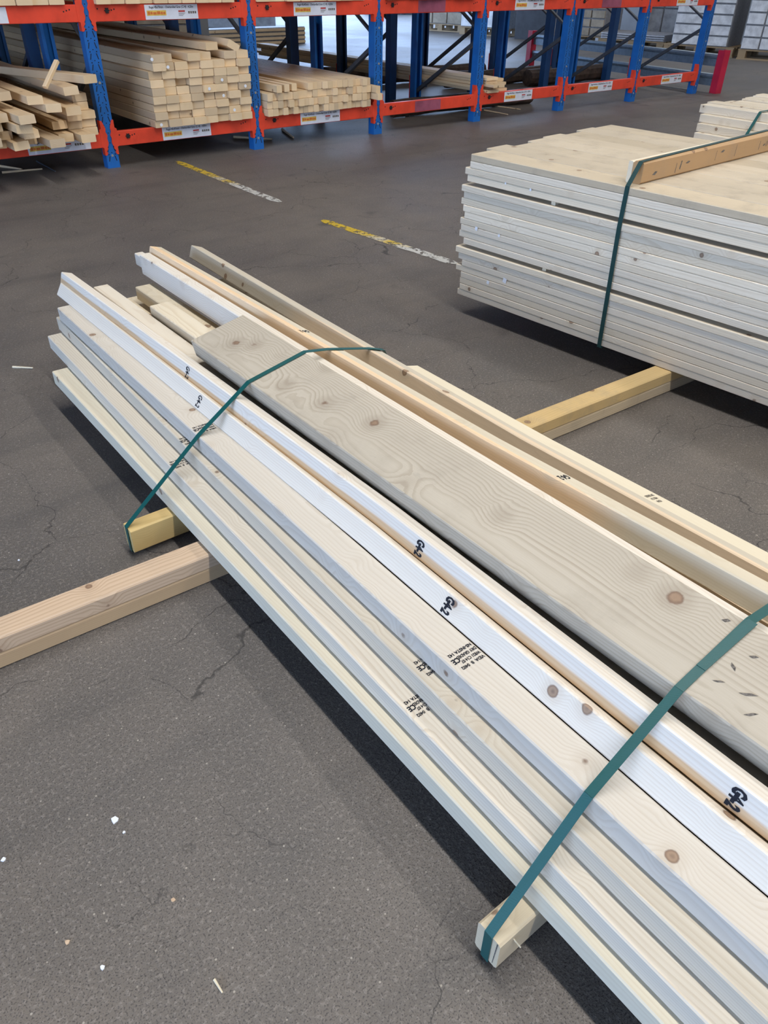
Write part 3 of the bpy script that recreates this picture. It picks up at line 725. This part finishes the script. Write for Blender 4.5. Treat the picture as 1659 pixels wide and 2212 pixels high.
# third bay: square studs
for r_ in range(4):
    x = X0+BAY+.068; c = 0
    while x < X0+2*BAY-.12:
        if r_ == 3 and x < X0+BAY+.42: x += .0475; c += 1; continue
        lab = f'square stud end {ORD[c]} from left, {ORD[r_]} row up, third bay'
        stud(x+rs.uniform(-.001,.001), Y0-.05+rs.uniform(-.02,.02), SH+.001+r_*.0525, .0462, .0505, 3.6, 'rackwood' if rs.random() < .85 else 'rackwood_b', lab, 'square studs in the third rack bay')
        x += .0475; c += 1
for k, (x, z, yw) in enumerate(((.14,.0,6),(.22,.001,11),(.30,.01,14))):
    stud(X0+BAY+x, Y0-.09+.02*k, SH+3*.0525+.004, .0462, .0505, 3.4, 'rackwood', f'skewed loose square stud, {ORD[k]} from left on the third bay stack', 'square studs in the third rack bay', yaw=R(.9+.25*k))
for k, (x, z) in enumerate(((2*BAY-.108,.103),(2*BAY-.100,.0515))):
    stud(X0+x, Y0-.11-.02*k, SH+z, .046, .05, 3.4, 'rackwood', f'{("upper","lower")[k]} stud jutting out beside the right post of the third bay', 'square studs in the third rack bay')
# left bay: loose heap
heap = [(-.93,.0,.30),(-.82,.0,.18),(-.72,0,.33),(-.62,0,.14),(-.51,0,.36),(-.40,0,.20),(-.29,0,.30),(-.185,0,.06),
        (-.90,.05,.42),(-.78,.052,.22),(-.64,.054,.30),(-.185,.051,.05),(-.29,.051,.08),(-.185,.102,.07),(-.29,.10,.10),
        (-.95,.104,.35),(-.84,.104,.28),(-.70,.106,.40),(-.40,.062,.12),
        (-.92,.155,.38),(-.80,.156,.30),(-.68,.158,.44),(-.33,.153,.24),(-.215,.153,.05),(-.215,.204,.05),(-.47,.19,.30),
        (-.85,.21,.30),(-.56,.235,.26),(-.72,.255,.18),(-.30,.258,.18)]
for k, (x, z, fwd) in enumerate(heap):
    yaw = 0 if (x in (-.185,-.29,-.215)) else R(rs.uniform(-1.0, 2.6))
    o = stud(X0+x, Y0-fwd, SH+z+.002, .0955, .0485, 3.6, 'rackwood' if k % 4 else 'rackwood_b',
         f'loose stud {ORD[k % 10]} in the {("lower","middle","upper")[min(2,k//10)]} part of the jumbled left bay heap', 'jumbled studs in the left rack bay', yaw=yaw, roll=R(rs.uniform(-4,4)) if yaw else 0)
stud(X0-.155, Y0-.17, SH+.318, .0955, .0485, 2.2, 'rackwood', 'pale stud sticking out past the first blue post on top of the heap', 'jumbled studs in the left rack bay', yaw=R(14), pitch=R(-1.0))
o = MB().cbox(0,.03,0,.20,0,.022,.002).build('wood_offcut', M['rackwood'], None, (X0-.40, Y0-.12, SH+.302), (R(42),0,R(-62)))
tag(o, 'thin stick poking up out of the jumbled left bay heap', 'offcut')
# fourth/fifth bays: pale planks lying low
for k in range(9):
    r_, c = k % 5, k//5
    stud(X0+3*BAY+.085+.150*c+rs.uniform(-.02,.02), Y0-.02+rs.uniform(-.08,.10)+(.0 if c == 0 else .06), SH+.001+r_*.0255, .145, .024, 4.2, 'rackwood', f'thin pale plank, {ORD[r_]} up in the {("left","right")[c]} pile of the fourth bay', 'pale planks in the fourth rack bay')
# rows on the upper shelves
SH2 = H2 + BEAM
for bay in range(-1, 4):
    x = X0+bay*BAY+.06; c = 0
    names = ['left edge bay','second bay','third bay','fourth bay','fifth bay']
    while x < X0+(bay+1)*BAY-.13:
        wd = .0955 if bay < 1 else .118
        if x + wd > X0+(bay+1)*BAY-.052: break
        hgt = .0485*2 if bay < 1 else (.06 if bay < 3 else .03)
        stud(x, Y0-.03+rs.uniform(-.02,.03), SH2+.001, wd, hgt if bay >= 1 else .075, 3.6, 'rackwood', f'upper shelf timber end {ORD[c]} from left, above the {names[bay+1]}', 'timber on the upper shelf')
        x += wd+.004; c += 1

# ------------------------------------------------------------------ rack end guard
gd = empty('rack_guard', (9.42, 5.62, 0), R(-6)); tag(gd, 'low crimson and grey steel guard rail at the right rack end', 'guard')
for y in (0, 3.35):
    MB().box(-.05,.05,-.045,-.035,0,.44).box(-.05,-.042,-.035,.045,0,.44).box(.042,.05,-.035,.045,0,.44).build('guard_post', M['crimson'], gd, (0,y,0))
for z in (.27, .07):
    m = MB(); m.tube((-.0,.05,z+.10),(-.0,3.3,z+.10),.028,8); m.build('guard_rail', M['galv'], gd)
    MB().box(-.012,.012,.05,3.3,z,z+.075).build('guard_plate', M['galv'], gd)
# dark logs lying behind the open bays
for k, (x0, y0, x1, y1, z, r_) in enumerate(((5.05,6.32,6.9,6.28,.080,.075),(6.2,8.35,8.1,8.25,.09,.085),(6.9,7.62,8.6,7.55,.09,.085),(7.9,7.25,9.3,7.18,.095,.09),(4.6,8.8,6.6,8.7,.095,.09))):
    m = MB(); pts = 7; prev = None
    for q in range(pts):
        a, b = q/pts, (q+1)/pts
        P_ = lambda s: (x0+(x1-x0)*s, y0+(y1-y0)*s, z+.004*math.sin(5*s+k))
        m.tube(P_(a), P_(b), r_*(1+.06*math.sin(q*2.1)), 10, r_*(1+.06*math.sin((q+1)*2.1)))
    o = m.build('log', M['log']); tag(o, ['dark brown log under the fourth bay shelf','far dark log behind the fifth bay','dark brown log behind the fifth and sixth bays','dark brown log behind the last two bays','far dark log behind the third and fourth bays'][k], 'log', 'dark logs behind the rack')

# ------------------------------------------------------------------ floor markings and litter
def floor_line(x0, x1, y0, y1, label):
    m = MB(); n = 24; rr = random.Random(int(y0*100)); vs = []
    for k in range(n+1):
        s = k/n; e = (.02 if k in (0, n) else 0)
        vs += [(-.030+rr.uniform(-.004,.004)+e, (s-.5)*(y1-y0), 0), (.030+rr.uniform(-.004,.004)-e*.6, (s-.5)*(y1-y0)+rr.uniform(-.01,.01), 0)]
    m.add(vs, [(2*k, 2*k+1, 2*k+3, 2*k+2) for k in range(n)])
    o = m.build('floor_line', M['linepaint'], None, ((x0+x1)/2, (y0+y1)/2, .0015), (0,0,-math.atan2(x1-x0, y1-y0)))
    tag(o, label, 'floor line', 'worn floor lines')
floor_line(2.515, 2.51, 4.25, 5.68, 'worn yellow floor line nearer the rack')
floor_line(2.60, 2.50, 2.72, 3.76, 'worn white and yellow floor line left of the large stack')
rs = random.Random(5)
def gpt(px, py): d = at_t(px, py); t_ = -CAM_H/d.z; return Vector((d.x*t_, d.y*t_, 0))
def chip(px, py, s, mat, label, cat='scrap', n=6, grp='litter on the floor'):
    p = gpt(px, py); m = MB()
    pts = [(s*(.5+.5*rs.random())*math.cos(a*2*math.pi/n), s*(.5+.5*rs.random())*math.sin(a*2*math.pi/n)) for a in range(n)]
    m.add([(x,y,0) for x,y in pts]+[(x*.9,y*.9,.0015) for x,y in pts], [tuple(range(n-1,-1,-1)), tuple(range(n,2*n))]+[(i,(i+1)%n,(i+1)%n+n,i+n) for i in range(n)])
    tag(m.build('scrap', M[mat], None, (p.x,p.y,.0008)), label, cat, grp)
chip(248,1773,.009,'chalk','white crumbled scrap on the floor left of the near strap block')
chip(268,1799,.004,'chalk','tiny white scrap just below the crumbled white one')
chip(8,1857,.005,'chalk','small white scrap at the left edge of the floor')
chip(41,1211,.004,'chalk','small pale speck on the floor above the pinkish beam')
chip(375,1945,.006,'pink','small pinkish stone on the floor near the bottom')
chip(221,2091,.005,'chalk','pale stone chip near the bottom left floor crack')
chip(145,2036,.005,'pink','pink stone chip low on the left of the floor')
def stick(p, q, r_, mat, label):
    a, b = gpt(*p), gpt(*q); m = MB(); d = b-a; c_ = (a+b)/2
    m.tube(a-c_+Vector((0,0,r_*.9)), b-c_+Vector((0,0,r_*.9)), r_, 6, r_*.6)
    tag(m.build('wood_offcut', M[mat], None, c_), label, 'offcut', 'wood slivers on the floor')
stick((463,2117),(481,2146),.0022,'cream','thin pale splinter on the floor near the bottom')
stick((28,795),(72,797),.0045,'cream','pale wood sliver on the floor left of the bundle end')
stick((0,361),(48,368),.009,'rackwood','short wooden stick on the floor under the left bay')
stick((5,375),(92,367),.008,'rackwood','longer wooden stick on the floor under the left bay')
stick((80,350),(120,372),.007,'steel','dark stick lying under the first rack bay')
stick((505,298),(588,303),.010,'rackwood_b','grey stick on the floor under the second bay')
stick((610,282),(634,300),.012,'rackwood_b','short grey stick on the floor under the third bay')
stick((1052,228),(1124,238),.008,'rackwood_b','thin lath on the floor under the fifth bay')
stick((1046,240),(1097,249),.008,'rackwood','pale lath on the floor by the fourth post')
stick((970,212),(1000,222),.010,'rackwood_b','grey board scrap on the floor of the fourth bay')
stick((875,250),(890,250),.012,'chalk','white scrap on the floor under the fourth bay')

# ------------------------------------------------------------------ pallets and goods behind
def pallet(x, y, rz, label, wd=1.2, dp=.8):
    root = empty('pallet', (x, y, 0), rz); tag(root, label, 'pallet', 'wooden pallets')
    for i in range(5): MB().cbox(-wd/2, wd/2, -dp/2+i*(dp-.1)/4, -dp/2+i*(dp-.1)/4+.1, .122, .144, .002, axis=0).build('deck_board', M['pallet'], root)
    for i in range(3):
        xx = -wd/2+.07+i*(wd-.14)/2
        for j in range(3): MB().box(xx-.06, xx+.06, -dp/2+j*(dp-.1)/2, -dp/2+j*(dp-.1)/2+.1, .022, .100).build('block', M['pallet'], root)
        MB().box(xx-.06, xx+.06, -dp/2, dp/2, .100, .122).build('stringer', M['pallet'], root)
    for j in range(3): MB().box(-wd/2, wd/2, -dp/2+j*(dp-.1)/2, -dp/2+j*(dp-.1)/2+.1, 0, .022).build('bottom_board', M['pallet'], root)
    return root
RZ = R(-52)
def goods(x, y, rz, wd, dp, h, mat, label, rows=0, cols=0, cat='pack', z0=.1445, name='wrapped_pack', sheet=False):
    root = empty(name, (x, y, z0), rz); tag(root, label, cat)
    MB().cbox(-wd/2, wd/2, -dp/2, dp/2, 0, h, .012, axis=2).build('pack_body', M['joint'] if rows else M[mat], root)
    for r_ in range(rows):
        for c in range(cols):
            cw, rh = wd/cols, h/rows
            MB().cbox(-wd/2+c*cw+.013, -wd/2+(c+1)*cw-.013, -dp/2-.028, -dp/2+.002, r_*rh+.013, (r_+1)*rh-.013, .004, axis=2).build('carton', M[mat], root)
    if sheet:
        MB().box(-.18, .16, -dp/2-.031, -dp/2-.0285, h*.52, h*.92).build('info_sheet', M['chalk'], root)
        for q in range(4): MB().box(-.13, .11, -dp/2-.0325, -dp/2-.031, h*(.60+.07*q), h*(.62+.07*q)).build('sheet_print', M['fadedink'], root)
    return root
G2 = [  # x, y of pallet centre found from the floor points
    (14.05, 7.35, 'pallet under the white ribbed pack at the right edge'),
    (13.85, 8.65, 'pallet under the second white wrapped pack'),
    (13.75, 9.95, 'pallet carrying the low white sheets'),
    (13.75, 11.25, 'pallet under the stone-grey layered pack'),
    (13.6, 13.6, 'pallet under the far white wrapped blocks'),
    (13.6, 15.0, 'pallet under the far brown crate stack'),
]
RZ = R(-75)
for x, y, l in G2: pallet(x, y, RZ, l)
goods(14.05, 7.35, RZ, 1.15, .78, 1.35, 'shrink', 'white pack of ribbed cartons on a pallet at the right edge', 8, 4, sheet=True)
goods(13.85, 8.65, RZ, .95, .78, 1.35, 'shrink', 'smooth white wrapped pack with a label sheet beside the ribbed pack', 9, 1, sheet=True)
goods(13.75, 9.95, RZ, 1.2, .8, .10, 'chalk', 'low stack of white sheets on a pallet behind the rack end', 3, 1)
goods(14.55, 10.05, RZ, .9, .25, 1.2, 'shrinkgrey', 'tall grey panels leaning behind the white sheets', 2, 2, z0=.0)
goods(13.75, 11.25, RZ, 1.1, .78, 1.25, 'beige', 'beige layered stone pack on a pallet behind the rack', 9, 4)
goods(13.7, 12.35, RZ, .75, .8, 1.5, 'darkpack', 'dark wrapped pack standing between the far pallets', 0, 0, z0=0)
goods(13.6, 13.6, RZ, 1.15, .78, .62, 'shrink', 'white wrapped blocks on a far pallet seen through the rack', 2, 2)
goods(13.6, 15.0, RZ, 1.15, .78, .9, 'beige', 'brown crates on a far pallet seen through the rack', 4, 3)
# more goods far behind the left and middle bays
goods(9.3, 18.6, R(-25), 3.2, 1.2, 1.0, 'shrinkgrey', 'long grey wrapped timber pack far behind the second bay', 3, 1, z0=.0)
goods(4.6, 12.2, R(-8), 2.2, .8, .95, 'beige', 'beige timber pack far behind the left bay', 4, 2, z0=.0)
goods(11.6, 21.5, R(-30), 2.0, 1.0, 1.1, 'shrink', 'far white wrapped pack behind the third bay', 2, 3, z0=.0)
goods(17.0, 21.0, R(-35), 2.2, 1.2, 1.3, 'darkpack', 'far dark pack beyond the fourth bay', 2, 2, z0=.0)
goods(16.6, 17.6, R(-40), 2.0, 1.0, 1.3, 'beige', 'far beige crate stack beyond the fifth bay', 4, 3, z0=.0)
goods(7.2, 13.9, R(0), 3.4, .35, .26, 'rackwood', 'low timber pack on the floor behind the second and third bays', 4, 1, z0=.0)
